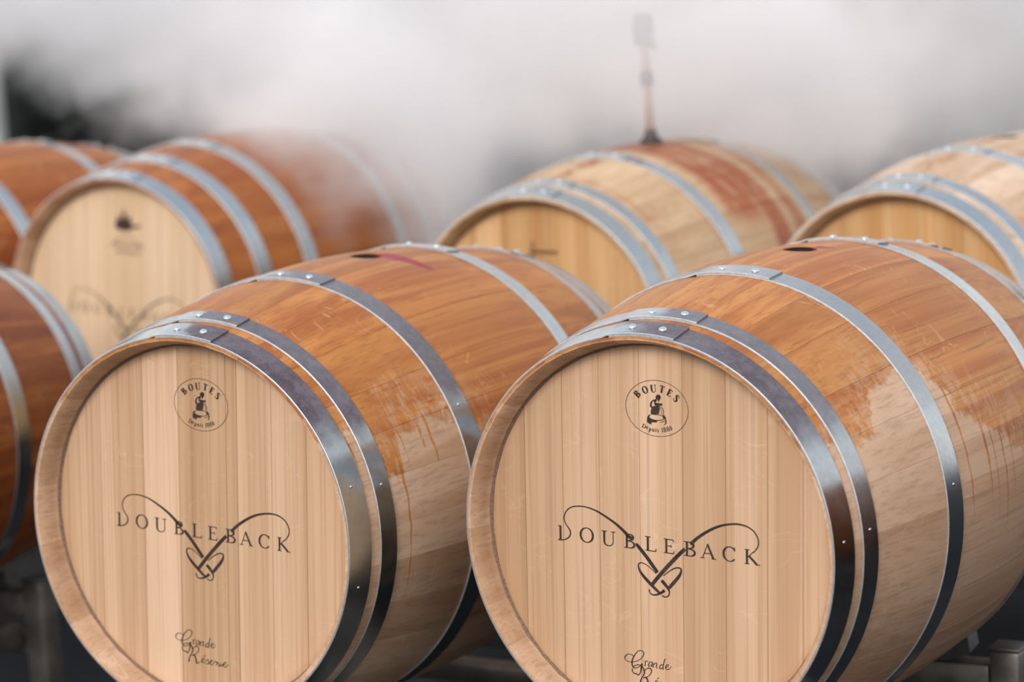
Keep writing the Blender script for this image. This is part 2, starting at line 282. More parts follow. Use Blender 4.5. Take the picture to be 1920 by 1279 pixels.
ST_N = 30
def stave_widths():
    rnd = random.Random(11); wd = [rnd.uniform(.75, 1.3) for _ in range(ST_N - 1)]
    bung_w = 17.0; s = sum(wd); wd = [v * (360 - bung_w) / s for v in wd]
    a = [-bung_w / 2, bung_w / 2]
    for v in wd: a.append(a[-1] + v)
    return [(R(a[i]), R(a[i + 1])) for i in range(ST_N)]
ys = [-.475, -.471, -.463, -.451, -.4376, -.4330, -.36, -.28, -.20, -.12, -.06, -.03, 0, .03, .06, .12, .20, .28, .36, .4325, .463, .475]
def rin(y):
    s = .475 - abs(y)
    if s < .0375:                           # bevelled chime, then the croze groove the head sits in
        for (s0, r0), (s1, r1) in zip(CHIME, CHIME[1:]):
            if s <= s1: return r0 + (r1 - r0) * (s - s0) / (s1 - s0)
    if s < .0425: return .2705
    return min(rout(y) - .026, .2715 + (s - .0425) * .9)
CHIME = [(0, .2838), (.004, .2812), (.012, .2778), (.024, .2752), (.0376, .2738)]
def stave_mesh(a0, a1, bung=False):
    bm = bmesh.new(); gap = .00009; NS = 10 if bung else 4
    rows = []
    for y in ys:
        ro, ri = rout(y), rin(y); g0 = gap / ro
        ch = .0003
        row = [bm.verts.new(((ro - ch) * math.sin(a0 + g0), y, (ro - ch) * math.cos(a0 + g0)))]
        for k in range(NS + 1):
            e = g0 + ch / ro; t = a0 + e + (a1 - a0 - 2 * e) * k / NS
            row.append(bm.verts.new((ro * math.sin(t), y, ro * math.cos(t))))
        row.append(bm.verts.new(((ro - ch) * math.sin(a1 - g0), y, (ro - ch) * math.cos(a1 - g0))))
        for k in range(NS // 2, -1, -1):
            t = a0 + g0 + (a1 - a0 - 2 * g0) * k / (NS // 2)
            row.append(bm.verts.new((ri * math.sin(t), y, ri * math.cos(t))))
        rows.append(row)
    n = len(rows[0])
    for i in range(len(rows) - 1):
        for k in range(n): bm.faces.new((rows[i][k], rows[i][(k + 1) % n], rows[i + 1][(k + 1) % n], rows[i + 1][k]))
    bm.faces.new(rows[0]); bm.faces.new(rows[-1])
    if bung:
        me = finish(bm, 'stave_bung'); o = bpy.data.objects.new('tmp', me); COL.objects.link(o)
        b2 = bmesh.new(); lathe(b2, [(.0225, .28), (.0262, .3475), (.0275, .36)], 40, (0, .014, 0)); m2 = finish(b2, 'cut'); o2 = bpy.data.objects.new('cut', m2); COL.objects.link(o2)
        md = o.modifiers.new('b', 'BOOLEAN'); md.object = o2; md.operation = 'DIFFERENCE'; md.solver = 'EXACT'
        dg = bpy.context.evaluated_depsgraph_get(); me2 = bpy.data.meshes.new_from_object(o.evaluated_get(dg))
        bpy.data.objects.remove(o); bpy.data.objects.remove(o2); me2.name = 'stave_bung'
        me2.materials.clear()
        return me2
    return finish(bm, 'stave')
WID = stave_widths()
STAVES = [stave_mesh(a0, a1, i == 0) for i, (a0, a1) in enumerate(WID)]

def board_mesh(x0, x1, front=True):
    bm = bmesh.new(); Rr = .2748; yf = -L / 2 + REC; yb = yf + .018; ch = .0005; g0 = .00018
    if not front: yf, yb = -yf, -yb; 
    sg = 1 if front else -1
    def outline(inset):
        a, b = max(x0 + g0 + inset, -Rr + .0006 + inset), min(x1 - g0 - inset, Rr - .0006 - inset); r = Rr - inset; N = 12
        top = [(a + (b - a) * k / N) for k in range(N + 1)]
        return [(q, math.sqrt(max(r * r - q * q, 1e-9))) for q in top] + [(q, -math.sqrt(max(r * r - q * q, 1e-9))) for q in reversed(top)]
    o1 = outline(ch); o2 = outline(0)
    v0 = [bm.verts.new((x, yf, z)) for x, z in o1]; v1 = [bm.verts.new((x, yf + sg * ch, z)) for x, z in o2]; v2 = [bm.verts.new((x, yb, z)) for x, z in o2]
    n = len(v0); bm.faces.new(v0); bm.faces.new(v2)
    for A, B in ((v0, v1), (v1, v2)):
        for k in range(n): bm.faces.new((A[k], A[(k + 1) % n], B[(k + 1) % n], B[k]))
    return finish(bm, 'head_board')
def ring_mesh():                             # waxy croze line round the head
    bm = bmesh.new(); n = 96; rings = []
    for r, y in ((.2742, -.4392), (.2722, -.4374), (.2705, -.4358), (.2698, -.43505), (.2746, -.43505)):
        rings.append([bm.verts.new((r * math.sin(2 * math.pi * k / n), y + .0006 * math.sin(k * 1.7) , r * math.cos(2 * math.pi * k / n))) for k in range(n)])
    for i in range(len(rings)):
        j = (i + 1) % len(rings)
        for k in range(n): bm.faces.new((rings[i][k], rings[i][(k + 1) % n], rings[j][(k + 1) % n], rings[j][k]))
    return finish(bm, 'croze_line')
RING = ring_mesh()

def hoop_mesh(y0, y1):
    """one strip of steel bent round the staves, its end lapping over its start at the top"""
    bm = bmesh.new(); t = .0026; A0, A1 = R(-10), R(370); n = 150; ch = .0006
    rings = []
    for i in range(n + 1):
        a = A0 + (A1 - A0) * i / n; over = max(0.0, min(1.0, (a - R(347)) / R(3)))
        d = t * over * 1.03 + .0002
        prof = []
        for (yy, dr) in ((y0, 0), (y0, t - ch), (y0 + ch, t), (y1 - ch, t), (y1, t - ch), (y1, 0)):
            if over > 0.99 and False: pass
            yq = yy
            r = rout(max(-.475, min(.475, yq))) + d + dr
            prof.append(bm.verts.new((r * math.sin(a), yq, r * math.cos(a))))
        rings.append(prof)
    for i in range(n):
        for k in range(6): bm.faces.new((rings[i][k], rings[i][(k + 1) % 6], rings[i + 1][(k + 1) % 6], rings[i + 1][k])).material_index = int(k in (0, 1, 3, 4))
    bm.faces.new(rings[0]); bm.faces.new(rings[-1])
    me = finish(bm, 'hoop'); me.materials.append(m_edge); me.materials.append(m_edge); return me
def stud_mesh(r, h):
    bm = bmesh.new(); lathe(bm, [(r, 0), (r * .95, h * .35), (r * .72, h * .75), (r * .35, h * .97), (r * .05, h)], 14); return finish(bm, 'rivet', None, ang=80)
RIVET = stud_mesh(.0058, .0034); NAIL = stud_mesh(.0024, .0012)
HM = {}
def hoop_for(h):
    if h not in HM: HM[h] = hoop_mesh(*h)
    return HM[h]

# ---------------------------------------------------------------- branded marks: flat burnt strips on the head face
YM = -L / 2 + REC
def resample(P):
    if len(P) < 3: return [tuple(p) for p in P]
    o = []
    for i in range(len(P) - 1):
        p0 = P[max(i - 1, 0)]; p1 = P[i]; p2 = P[i + 1]; p3 = P[min(i + 2, len(P) - 1)]
        for k in range(4):
            t = k / 4.0
            o.append(tuple(.5 * ((2 * b) + (-a + c) * t + (2 * a - 5 * b + 4 * c - d) * t * t + (-a + 3 * b - 3 * c + d) * t ** 3) for a, b, c, d in zip(p0, p1, p2, p3)))
    o.append(tuple(P[-1])); return o
class Marks:
    def __init__(s): s.bm = bmesh.new(); s.k = 0
    def y(s): s.k += 1; return YM - .00035 - (s.k % 7) * .00002
    def stroke(s, P, smooth=True):
        P = resample(P) if smooth else P
        y = s.y(); Lr = []
        for i, (x, z, wd) in enumerate(P):
            a = P[max(i - 1, 0)]; b = P[min(i + 1, len(P) - 1)]
            dx, dz = b[0] - a[0], b[1] - a[1]; q = math.hypot(dx, dz) or 1; nx, nz = -dz / q * wd / 2, dx / q * wd / 2
            Lr.append((s.bm.verts.new(((x + nx) / 1000, y, (z + nz) / 1000)), s.bm.verts.new(((x - nx) / 1000, y, (z - nz) / 1000))))
        for i in range(len(Lr) - 1): s.bm.faces.new((Lr[i][0], Lr[i][1], Lr[i + 1][1], Lr[i + 1][0]))
    def poly(s, P):
        y = s.y(); vs = [s.bm.verts.new((x / 1000, y, z / 1000)) for x, z in P]
        for t in tessellate_polygon([[Vector((x, z, 0)) for x, z in P]]): s.bm.faces.new([vs[i] for i in t])
    def mesh(s, name):
        for f in s.bm.faces:
            f.normal_update()
            if f.normal.y > 0: f.normal_flip()
        me = bpy.data.meshes.new(name); s.bm.to_mesh(me); s.bm.free(); me.materials.append(m_burn); return me
def ell(cx, cy, rx, ry, a0, a1, wf, n=18):
    return [(cx + rx * math.cos(R(a0 + (a1 - a0) * k / n)), cy + ry * math.sin(R(a0 + (a1 - a0) * k / n)), wf(a0 + (a1 - a0) * k / n)) for k in range(n + 1)]
def glyph(c, tk, tn):
    """serif capitals and a few lower-case letters in a box one unit high; returns (width, strokes)"""
    s = []
    def l(*P): s.append([tuple(p) for p in P])
    def serif(x, z, hw=.14): l((x - hw, z, tn), (x + hw, z, tn))
    bow = lambda a: tn + (tk - tn) * abs(math.cos(R(a))) ** 1.5
    h = tn / 2
    if c == 'I': l((.2, h, tk), (.2, 1 - h, tk)); serif(.2, h); serif(.14, 1 - h, .13); return .45, s
    if c == 'D': l((.17, h, tk), (.17, 1 - h, tk)); serif(.14, h, .14); serif(.14, 1 - h, .14); l(*ell(.30, .5, .50, .5 - h, -90, 90, bow)); l((.1, h, tn), (.32, h, tn)); l((.1, 1 - h, tn), (.32, 1 - h, tn)); return .82, s
    if c == 'O': l(*ell(.46, .5, .46 - tk / 2, .5 - h * .6, 0, 360, bow, 28)); return .92, s
    if c == '0': l(*ell(.28, .5, .28 - tk / 2, .5 - h * .6, 0, 360, bow, 24)); return .56, s
    if c == '1': l((.2, h, tk), (.2, 1 - h, tk)); serif(.2, h, .14); l((.04, .84, tn), (.2, 1 - h, tn)); return .42, s
    if c == '8': l(*ell(.28, .74, .21, .24, 0, 360, bow, 20)); l(*ell(.28, .26, .25, .25, 0, 360, bow, 20)); return .56, s
    if c == 'U': l((.17, 1 - h, tk), (.17, .36, tk), (.2, .14, tk * .8), (.32, .02, tn * 1.4), (.48, .0, tn), (.64, .07, tn), (.72, .22, tn), (.73, .4, tn), (.73, 1 - h, tn)); serif(.17, 1 - h, .16); serif(.73, 1 - h, .14); return .90, s
    if c == 'B':
        l((.16, h, tk), (.16, 1 - h, tk)); serif(.12, h, .12); serif(.12, 1 - h, .12)
        l(*([(.1, 1 - h, tn)] + ell(.32, .76, .22, .24 - h, 90, -90, bow, 12) + [(.16, .52, tn)])); l(*([(.16, .52, tn)] + ell(.34, .26, .27, .26 - h, 90, -90, bow, 12) + [(.1, h, tn)])); return .64, s
    if c == 'L': l((.17, h, tk), (.17, 1 - h, tk)); serif(.17, 1 - h, .16); l((.02, h, tn), (.60, h, tn * 1.1), (.63, .10, tn), (.65, .20, tn)); return .68, s
    if c == 'E': l((.17, h, tk), (.17, 1 - h, tk)); l((.02, h, tn), (.60, h, tn * 1.1)); l((.60, h, tn), (.64, .2, tn)); l((.02, 1 - h, tn), (.58, 1 - h, tn)); l((.58, 1 - h, tn), (.60, .82, tn)); l((.17, .52, tn), (.44, .52, tn)); l((.45, .42, tn), (.45, .62, tn)); return .66, s
    if c == 'A': l((.10, h, tn), (.41, .99, tn)); l((.39, 1.0, tk * .9), (.74, h, tk)); l((.22, .36, tn), (.60, .36, tn)); serif(.1, h, .12); serif(.76, h, .13); return .88, s
    if c == 'C': l(*([(.80, .78, tn * 1.2)] + ell(.46, .5, .42, .5 - h, 40, 318, bow, 24) + [(.80, .16, tn)])); l((.80, .70, tn), (.80, .95, tn)); return .86, s
    if c == 'K': l((.17, h, tk), (.17, 1 - h, tk)); serif(.17, h, .15); serif(.17, 1 - h, .15); l((.18, .44, tn), (.58, .88, tn)); l((.30, .56, tk), (.80, .03, tk)); serif(.86, h, .13); return .98, s
    if c == 'T': l((.38, h, tk), (.38, 1 - h, tk)); serif(.38, h, .15); l((.04, 1 - h, tn), (.72, 1 - h, tn)); l((.05, 1 - h, tn), (.04, .8, tn)); l((.71, 1 - h, tn), (.72, .8, tn)); return .76, s
    if c == 'S': l((.50, .76, tn), (.47, .92, tn), (.30, .98, tn * 1.2), (.12, .90, tk * .7), (.08, .74, tk), (.2, .6, tk), (.42, .46, tk), (.54, .3, tk), (.5, .1, tk * .7), (.32, .02, tn * 1.2), (.12, .08, tn), (.06, .25, tn)); return .6, s
    if c == 'e': l((.08, .34, tn), (.46, .36, tn), (.46, .5, tn), (.38, .62, tn), (.26, .65, tn), (.13, .56, tk * .8), (.08, .34, tk), (.14, .12, tk * .8), (.28, .02, tn * 1.3), (.46, .12, tn)); return .54, s
    if c == 'p': l((.14, -.32, tk), (.14, .62, tk)); l(*ell(.28, .32, .2, .3, 150, -150, bow, 16)); serif(.14, -.32, .12); l((.02, .6, tn), (.14, .63, tn)); return .56, s
    if c == 'u': l((.12, .64, tk), (.12, .2, tk), (.2, .04, tn * 1.4), (.34, .03, tn), (.45, .14, tn)); l((.46, .64, tk), (.46, .02, tk)); l((.46, .03, tn), (.58, .03, tn)); l((.02, .62, tn), (.12, .62, tn)); return .6, s
    if c == 'i': l((.14, .02, tk), (.14, .63, tk)); serif(.14, .03, .12); l((.14, .78, tk), (.14, .92, tk)); return .3, s
    if c == 's': l((.36, .48, tn), (.33, .6, tn), (.2, .64, tn), (.09, .54, tk * .7), (.16, .40, tk), (.32, .27, tk), (.36, .14, tk * .8), (.24, .02, tn), (.08, .06, tn), (.06, .18, tn)); return .44, s
    return .5, s
def put(mk, c, cx, cz, hgt, rot=0.0, centre=True, wide=1.0, tk=.155, tn=.062):
    wd, ss = glyph(c, tk, tn); ca, sa = math.cos(rot), math.sin(rot)
    for st in ss:
        Q = []
        for x, z, t in st:
            if centre: x, z = x - wd / 2, z - .5
            x *= hgt * wide; z *= hgt
            Q.append((cx + x * ca - z * sa, cz + x * sa + z * ca, t * hgt))
        mk.stroke(Q, smooth=len(Q) > 2 and len(Q) < 13)
def mark_lettering():
    mk = Marks()
    for c, x0, zb, x1 in LET:
        wd, _ = glyph(c, .12, .05); wide = (x1 - x0) / (wd * 21.0) if c != 'I' else 1.0
        if c == 'I': put(mk, c, -161.3, -22.6, 21.0, 0, False, 1.0)
        else: put(mk, c, x0, -21.8, 21.0 if c not in 'OC' else 21.8, 0, False, wide)
    return mk.mesh('winery_lettering')
def mark_horns():
    mk = Marks()
    for s_ in HORN: mk.stroke(s_)
    return mk.mesh('horn_logo')
def mark_emblem():
    mk = Marks(); cx, cz = 1.7, 182.5
    mk.stroke(ell(cx, cz, 49.3, 39.4, 0, 360, lambda a: .75, 72), False)
    def rot(x, z): 
        a = math.atan2((z - cz) / 39.4, (x - cx) / 49.3); tx, tz = -49.3 * math.sin(a), 39.4 * math.cos(a); return math.atan2(-tz, -tx) if z > cz else math.atan2(tz, tx)
    for c, x, z in EMB: put(mk, c, x, z, 10.6, rot(x, z), True, .95, .27, .09)
    for c, x, z in DEP: put(mk, c, x, z - .3 + (1.1 if c in 'epuis' else 0), 6.4 if c not in 'ep' else 6.4, rot(x, z), True, 1.0, .19, .09)
    for P in POLY: mk.poly(P)
    for s_ in EST: mk.stroke(s_)
    return mk.mesh('cooper_emblem')
def mark_script():
    mk = Marks()
    for s_ in SCRIPT: mk.stroke([(x, z, max(wd * 1.15, .7)) for x, z, wd in s_])
    return mk.mesh('script_lettering')
MK = dict(winery_lettering=mark_lettering(), horn_logo=mark_horns(), cooper_emblem=mark_emblem(), script_lettering=mark_script())
def mark_crest():                            # the second row's other cooper's stamp: a bunch of dark points over two short lines
    mk = Marks(); K = lambda P: [(4 + (x - 4) * 1.5, 172 + (z - 172) * 1.4) for x, z in P]
    mk.poly(K([(-18, 176), (-12, 196), (-7, 186), (-1, 208), (5, 188), (11, 198), (14, 180), (30, 184), (30, 180), (12, 174), (2, 170), (-10, 172)]))
    for z, x0, x1 in ((140, -34, 44), (124, -26, 34)):
        q = x0
        while q < x1:
            mk.stroke([(q, z - 4, 1.4), (q + 2, z + 4, 1.4), (q + 4, z - 3, 1.4), (q + 6, z + 2, 1.2)]); q += 8.5
    mk.stroke([(-40, 132, 1.5), (-12, 156, 1.5), (22, 156, 1.5), (48, 132, 1.5)])
    return mk.mesh('cooper_crest')
def mark_word():
    mk = Marks(); q = -24
    mk.stroke([(-22, 180, 1.5), (-16, 196, 2), (-14, 174, 2), (-20, 168, 1.5)])
    while q < 40:
        mk.stroke([(q, 172, 1.5), (q + 2.5, 180, 2), (q + 4, 172, 2), (q + 7, 178, 1.5)]); q += 8
    return mk.mesh('small_script_word')
MK['cooper_crest'] = mark_crest(); MK['small_script_word'] = mark_word()

# ---------------------------------------------------------------- one barrel
def barrel(loc, yaw, roll, label, wood, metals, headm, edges, tones, marks, hoops=HOOPS, seed=0, studs=()):
    rnd = random.Random(seed)
    rot = (Matrix.Rotation(-yaw, 3, 'Z') @ Matrix.Rotation(roll, 3, 'Y'))
    c = Vector(loc) + Vector((0, 0, H)); base = c - rot @ Vector((0, 0, RB))
    t = empty('wine_barrel', base, rot.to_euler()); tag(t, label, 'barrel', 'oak wine barrels lying on the racks')
    off = (0, 0, RB)
    st = []
    for i, me in enumerate(STAVES):
        o = link(me, 'stave', t, off, wood); o['tone'] = rnd.random(); st.append(o)
    bx = [(a / 1000, b / 1000) for a, b in zip(edges, edges[1:])]
    for (a, b), tn in zip(bx, tones):
        o = link(board_mesh(a, b), 'head_board', t, off, headm); o['tone'] = tn
    link(board_mesh(-.276, .276, False), 'rear_head', t, off, headm)['tone'] = .5
    link(RING, 'croze_line', t, off, m_groove)
    for k, h in enumerate(hoops):
        ho = link(hoop_for(h), 'hoop', t, off, metals[k % len(metals)])
        ym = (h[0] + h[1]) / 2; dr = rout(ym) + .0053
        slope = math.atan((rout(h[1]) - rout(h[0])) / (h[1] - h[0]))
        for a in (-4.6, 4.6):
            q = link(RIVET, 'rivet', ho, (dr * math.sin(R(a)), ym + rnd.uniform(-.003, .003), dr * math.cos(R(a))), m_rivet); q.rotation_euler = (-slope * -1, R(a), 0)
        for a in studs[k] if k < len(studs) else ():
            d2 = rout(ym) + .0026
            q = link(NAIL, 'nail', ho, (d2 * math.sin(R(a)), ym, d2 * math.cos(R(a))), m_rivet); q.rotation_euler = (slope, R(a), 0)
    for mname in marks: link(MK[mname], mname, t, off)
    return t

w_a = stave_wood('oak_staves_wet_top_long_drip', [(-.475, 56), (-.42, 56), (-.392, 60), (-.385, 72), (-.345, 72), (-.335, 61), (-.27, 60), (-.20, 62), (-.12, 74), (0, 88), (.2, 100), (.475, 110)], 55, spill=(.038, 3.4, .042, 19, .026), seed=.43, dripr=(-.47, -.40, -.34, -.31))
w_b = stave_wood('oak_staves_wet_top_ragged_edge', [(-.475, 62), (-.36, 63), (-.333, 61), (-.312, 55), (-.25, 49), (-.19, 49), (-.15, 52), (-.116, 62), (-.04, 73), (.056, 78), (.475, 86)], 34, spill=(.048, 2.4, .060, 6.2, .016), seed=1.9, wetcol=(.58, .25, .072), dripr=(-.16, -.13))
w_c = stave_wood('oak_staves_soaked_dark', [(-.475, 140), (0, 150), (.475, 140)], 20, wetcol=(.40, .125, .028), wetdark=(.20, .045, .012), seed=2.4)
w_d = stave_wood('oak_staves_soaked_red', [(-.475, 120), (0, 130), (.475, 120)], 20, wetcol=(.46, .155, .035), wetdark=(.30, .08, .02), seed=5.2)
w_e = stave_wood('oak_staves_soaked_orange', [(-.475, 140), (0, 150), (.475, 140)], 20, wetcol=(.50, .17, .025), wetdark=(.26, .06, .012), seed=6.2)
w_f = stave_wood('oak_staves_dry_wine_runs', [(-.475, 1), (0, 1), (.475, 1)], 4, dry=(.64, .47, .31), bands=[(-.06, .085, -70, 60, 1.0), (.02, .055, -50, 130, 1.0), (.115, .035, 0, 120, .75), (-.20, .02, 20, 120, .25), (-.355, .02, -20, 60, .35)], wetcol=(.46, .14, .045), wetdark=(.30, .06, .025), seed=8)
w_g = stave_wood('oak_staves_dry_clean', [(-.475, 1), (0, 1), (.475, 1)], 4, dry=(.72, .54, .40), bands=[(-.30, .02, -10, 12, .55), (-.36, .03, 45, 90, .5), (-.11, .03, 0, 60, .35)], wetcol=(.52, .24, .08), wetdark=(.42, .16, .06), seed=9)
h_ab = head_wood('oak_head_pale'); h_d = head_wood('oak_head_cream', (.66, .49, .33), (.58, .40, .24)); h_f = head_wood('oak_head_golden', (.62, .39, .19), (.52, .28, .11))
z_a = [hoop_metal('zinc_hoop_violet_film', .95, 1.0), hoop_metal('zinc_hoop_violet_patches', .85, 2.3), hoop_metal('zinc_hoop_violet_streak', .8, 3.9), hoop_metal('zinc_hoop_bright', 0, 4), hoop_metal('zinc_hoop_bright_two', 0, 5), hoop_metal('zinc_hoop_bright_three', 0, 6)]
z_b = [hoop_metal('zinc_hoop_stained', .9, 7.0), hoop_metal('zinc_hoop_grey_film', .75, 8.3), hoop_metal('zinc_hoop_light_film', .22, 9.9), z_a[3], z_a[4], z_a[5]]
z_p = [z_a[3], z_a[4], z_a[5]]
EB = [-276, -215, -152, -92, -27, 41, 108, 172, 225, 276]; TB = [.35, .30, .50, .55, .98, .42, .62, .55, .5]
EA = [-276, -190, -108, -42, 46, 66, 128, 190, 276]; TA = [.45, .55, .85, .30, .28, .62, .55, .52]
ALLM = ('winery_lettering', 'horn_logo', 'cooper_emblem', 'script_lettering')
A_ = barrel((-.3620, -.0572, 0), -.0162, R(4.3), 'front left oak barrel with long brown drips and magenta spill by its bung hole', w_a, z_a, h_ab, EA, TA, ALLM, seed=1, studs=((71, 100), (73,), (60,)))
B_ = barrel((.3620, .0572, 0), .0162, R(2.9), 'large oak barrel at front right, sharpest of all, with ragged wet patch on its side', w_b, z_b, h_ab, EB, TB, ALLM, seed=2, studs=((84,), (83,), (80,)))
C_ = barrel((-1.6185, -.0345, -.032), .0054, R(5), 'reddish-brown wet oak barrel cut by the left edge of the frame', w_c, z_p, h_ab, EA, TB, ALLM, seed=3)
D_ = barrel((-1.684, 1.384, .092), -.014, R(5.5), 'wet brown second-row barrel with dark crest on its head and steam over its rear', w_d, z_p, h_d, EA, [.6, .7, .8, .65, .6, .7, .6, .65], ('cooper_crest', 'winery_lettering', 'horn_logo'), hoops=HOOPS_WIDE, seed=4)
E_ = barrel((-2.479, 1.397, .070), .009, R(2), 'glossy orange-brown barrel at far left behind, its head out of view', w_e, z_p, h_d, EB, TB, ALLM, seed=5)
F_ = barrel((-.570, 1.327, .054), .019, R(2), 'dry pale second-row barrel with red-brown wine runs and a steam pipe in its bung', w_f, z_p, h_f, EB, TA + [.5], ('small_script_word',), seed=6)
G_ = barrel((.136, 1.532, .037), .085, R(1), 'clean pale oak barrel at back right with golden blank head', w_g, z_p, h_f, EA, TB, (), seed=7)

barrel((1.62, .03, 0), 0, R(3), 'wet brown barrel to the right of the front pair', w_c, z_p, h_ab, EA, TA, ALLM, seed=8)
barrel((2.34, .03, 0), 0, R(1), 'outermost brown barrel to the right of the front pair', w_d, z_p, h_ab, EB, TB, ALLM, seed=9)

# ---------------------------------------------------------------- steel racks, two barrels each
def saddle(cx, y, cy, rr, zc, ztop):         # curved block hugging one barrel and standing on the beam
    bm = bmesh.new(); n = 16; rows = []; h = R(31)
    for i in range(n + 1):
        a = R(180) - h + 2 * h * i / n; row = []
        for (yy, top) in ((y - .022, 1), (y + .022, 1), (y + .022, 0), (y - .022, 0)):
            r = rout(yy - cy) + .0035; z1 = zc + r * math.cos(a)
            if top: row.append(bm.verts.new((cx + r * math.sin(a), yy, z1)))
            else: row.append(bm.verts.new((cx + (r + .008) * math.sin(a), yy, max(ztop - .001, z1 - .030) if abs(math.sin(a)) > .3 else ztop - .001)))
        rows.append(row)
    for i in range(n):
        for k in range(4): bm.faces.new((rows[i][k], rows[i][(k + 1) % 4], rows[i + 1][(k + 1) % 4], rows[i + 1][k]))
    bm.faces.new(rows[0]); bm.faces.new(rows[-1])
    return finish(bm, 'cradle')
def rack(cx, cy, label, pos, half=.575):
    """pos: (x, y, z, yaw) of each barrel relative to the rack's middle"""
    t = empty('barrel_rack', (cx, cy, 0)); tag(t, label, 'rack', 'steel racks under the barrels')
    yb = .30; ztop = min(H + bz - rout(yb + .022 - abs(by)) for x, by, bz, yw in pos) - .008
    for sy in (-1, 1):
        b = bmesh.new(); box(b, (0, sy * yb, ztop - .027), (2 * half, .05, .05), .006); link(finish(b, 'cross_beam', m_steel), 'cross_beam', t)
        b = bmesh.new(); box(b, (0, sy * yb, ztop - .105), (2 * half, .04, .04), .006); link(finish(b, 'lower_beam', m_steel), 'lower_beam', t)
        for x, by, bz, yw in pos: link(saddle(x + math.sin(yw) * (sy * yb - by), sy * yb, by, 0, H + bz - .002, ztop), 'cradle', t, mat=m_steel_top)
    for sx in (-1, 1):
        b = bmesh.new(); box(b, (sx * (half - .025), 0, ztop - .080), (.05, 2 * yb - .05, .05), .006); link(finish(b, 'side_rail', m_steel), 'side_rail', t)
        for sy in (-1, 1):
            zt = ztop + .022
            b = bmesh.new(); box(b, (sx * (half + .0255), sy * yb, zt / 2 + .004), (.05, .05, zt - .008), .006); lg = link(finish(b, 'leg', m_steel), 'leg', t)
            b = bmesh.new(); box(b, (sx * (half + .0255), sy * yb, .005), (.09, .09, .009), .002); link(finish(b, 'foot_plate', m_steel), 'foot_plate', lg)
            b = bmesh.new(); box(b, (sx * (half + .0255), sy * yb, zt + .003), (.054, .054, .006), .002); link(finish(b, 'end_cap', m_steel_top), 'end_cap', lg)
    return t
rack(0, 0, 'steel rack under the two large front barrels', ((-.362, -.0572, 0, -.0162), (.362, .0572, 0, .0162)))
rack(-1.98, -.0345, 'grey steel tube rack at lower left under the reddish-brown barrel', ((.3615, 0, -.032, .0054),))
rack(-2.08, 1.39, 'steel rack behind, under the orange-brown barrel and the crested barrel', ((-.399, .007, .070, .009), (.396, -.006, .092, -.014)), .6)
rack(-.217, 1.43, 'steel rack behind at right, under the two dry pale barrels', ((-.353, -.103, .054, .019), (.353, .102, .033, .085)))
rack(1.98, .03, 'steel rack right of the front pair, beyond the picture edge', ((-.36, 0, 0, 0), (.36, 0, 0, 0)))

# ---------------------------------------------------------------- steam pipe standing in the bung of the dry barrel
fb = Vector((-.570, 1.327, H + .054)) + (Matrix.Rotation(-.019, 3, 'Z') @ Matrix.Rotation(R(2), 3, 'Y')) @ Vector((0, .014, RB))
t = empty('steam_pipe', fb); tag(t, 'upright pinkish metal steam pipe with grey valve rising from a barrel bung', 'pipe')
b = bmesh.new(); lathe(b, [(.0195, -.03), (.0245, .0), (.0225, .006), (.016, .012), (.0125, .022), (.0115, .03)], 24); link(finish(b, 'bung_cone', m_rubber), 'bung_cone', t)
b = bmesh.new(); tube(b, [(0, 0, .02), (-.001, 0, .12), (-.003, 0, .205)], .0095, 14); link(finish(b, 'pipe_stem', m_copper), 'pipe_stem', t)
b = bmesh.new(); lathe(b, [(.011, .118), (.016, .122), (.016, .146), (.011, .150)], 6, (-.002, 0, 0)); link(finish(b, 'pipe_nut', m_valve), 'pipe_nut', t)
b = bmesh.new(); lathe(b, [(.012, .200), (.021, .206), (.023, .235), (.021, .262), (.014, .270)], 16, (-.004, 0, 0)); v = link(finish(b, 'valve_body', m_valve), 'valve_body', t)
b = bmesh.new(); box(b, (.008, 0, .212), (.046, .012, .010), .002, Matrix.Rotation(R(50), 3, 'Y')); link(finish(b, 'valve_lever', m_valve), 'valve_lever', v)

# ---------------------------------------------------------------- dark evergreen shrubs across the yard
def leaf_mesh(seed, n=2600):
    rnd = random.Random(seed); bm = bmesh.new()
    for _ in range(n):
        u = rnd.uniform(0, 2 * math.pi); zz = rnd.uniform(0, 1) ** .9
        rr = (.62 * (1 - .45 * zz)) * (.82 + .28 * rnd.random()) * (1 + .18 * math.sin(5 * u + 9 * zz + seed))
        p = Vector((rr * math.cos(u), rr * math.sin(u), .12 + zz * 2.1))
        d = Vector((math.cos(u), math.sin(u), rnd.uniform(-.3, .9))).normalized(); s_ = d.orthogonal().normalized(); s_.rotate(Matrix.Rotation(rnd.uniform(0, 6.28), 3, d))
        l_ = rnd.uniform(.05, .10); k = s_.cross(d)
        a = bm.verts.new(p); b_ = bm.verts.new(p + d * l_ * .5 + s_ * l_ * .24); c_ = bm.verts.new(p + d * l_); e_ = bm.verts.new(p + d * l_ * .5 - s_ * l_ * .24 + k * .01)
        bm.faces.new((a, b_, c_, e_))
    me = bpy.data.meshes.new('foliage'); bm.to_mesh(me); bm.free(); return me
def core_mesh(seed):
    rnd = random.Random(seed); bm = bmesh.new(); bmesh.ops.create_icosphere(bm, subdivisions=3, radius=1)
    for v in bm.verts:
        zz = (v.co.z + 1) / 2; k = (.60 * (1 - .42 * zz)) * (1 + .12 * math.sin(7 * v.co.x + seed) * math.cos(6 * v.co.y))
        v.co = Vector((v.co.x * k, v.co.y * k, .10 + zz * 2.05 + .05 * math.sin(9 * v.co.x)))
    return finish(bm, 'crown')
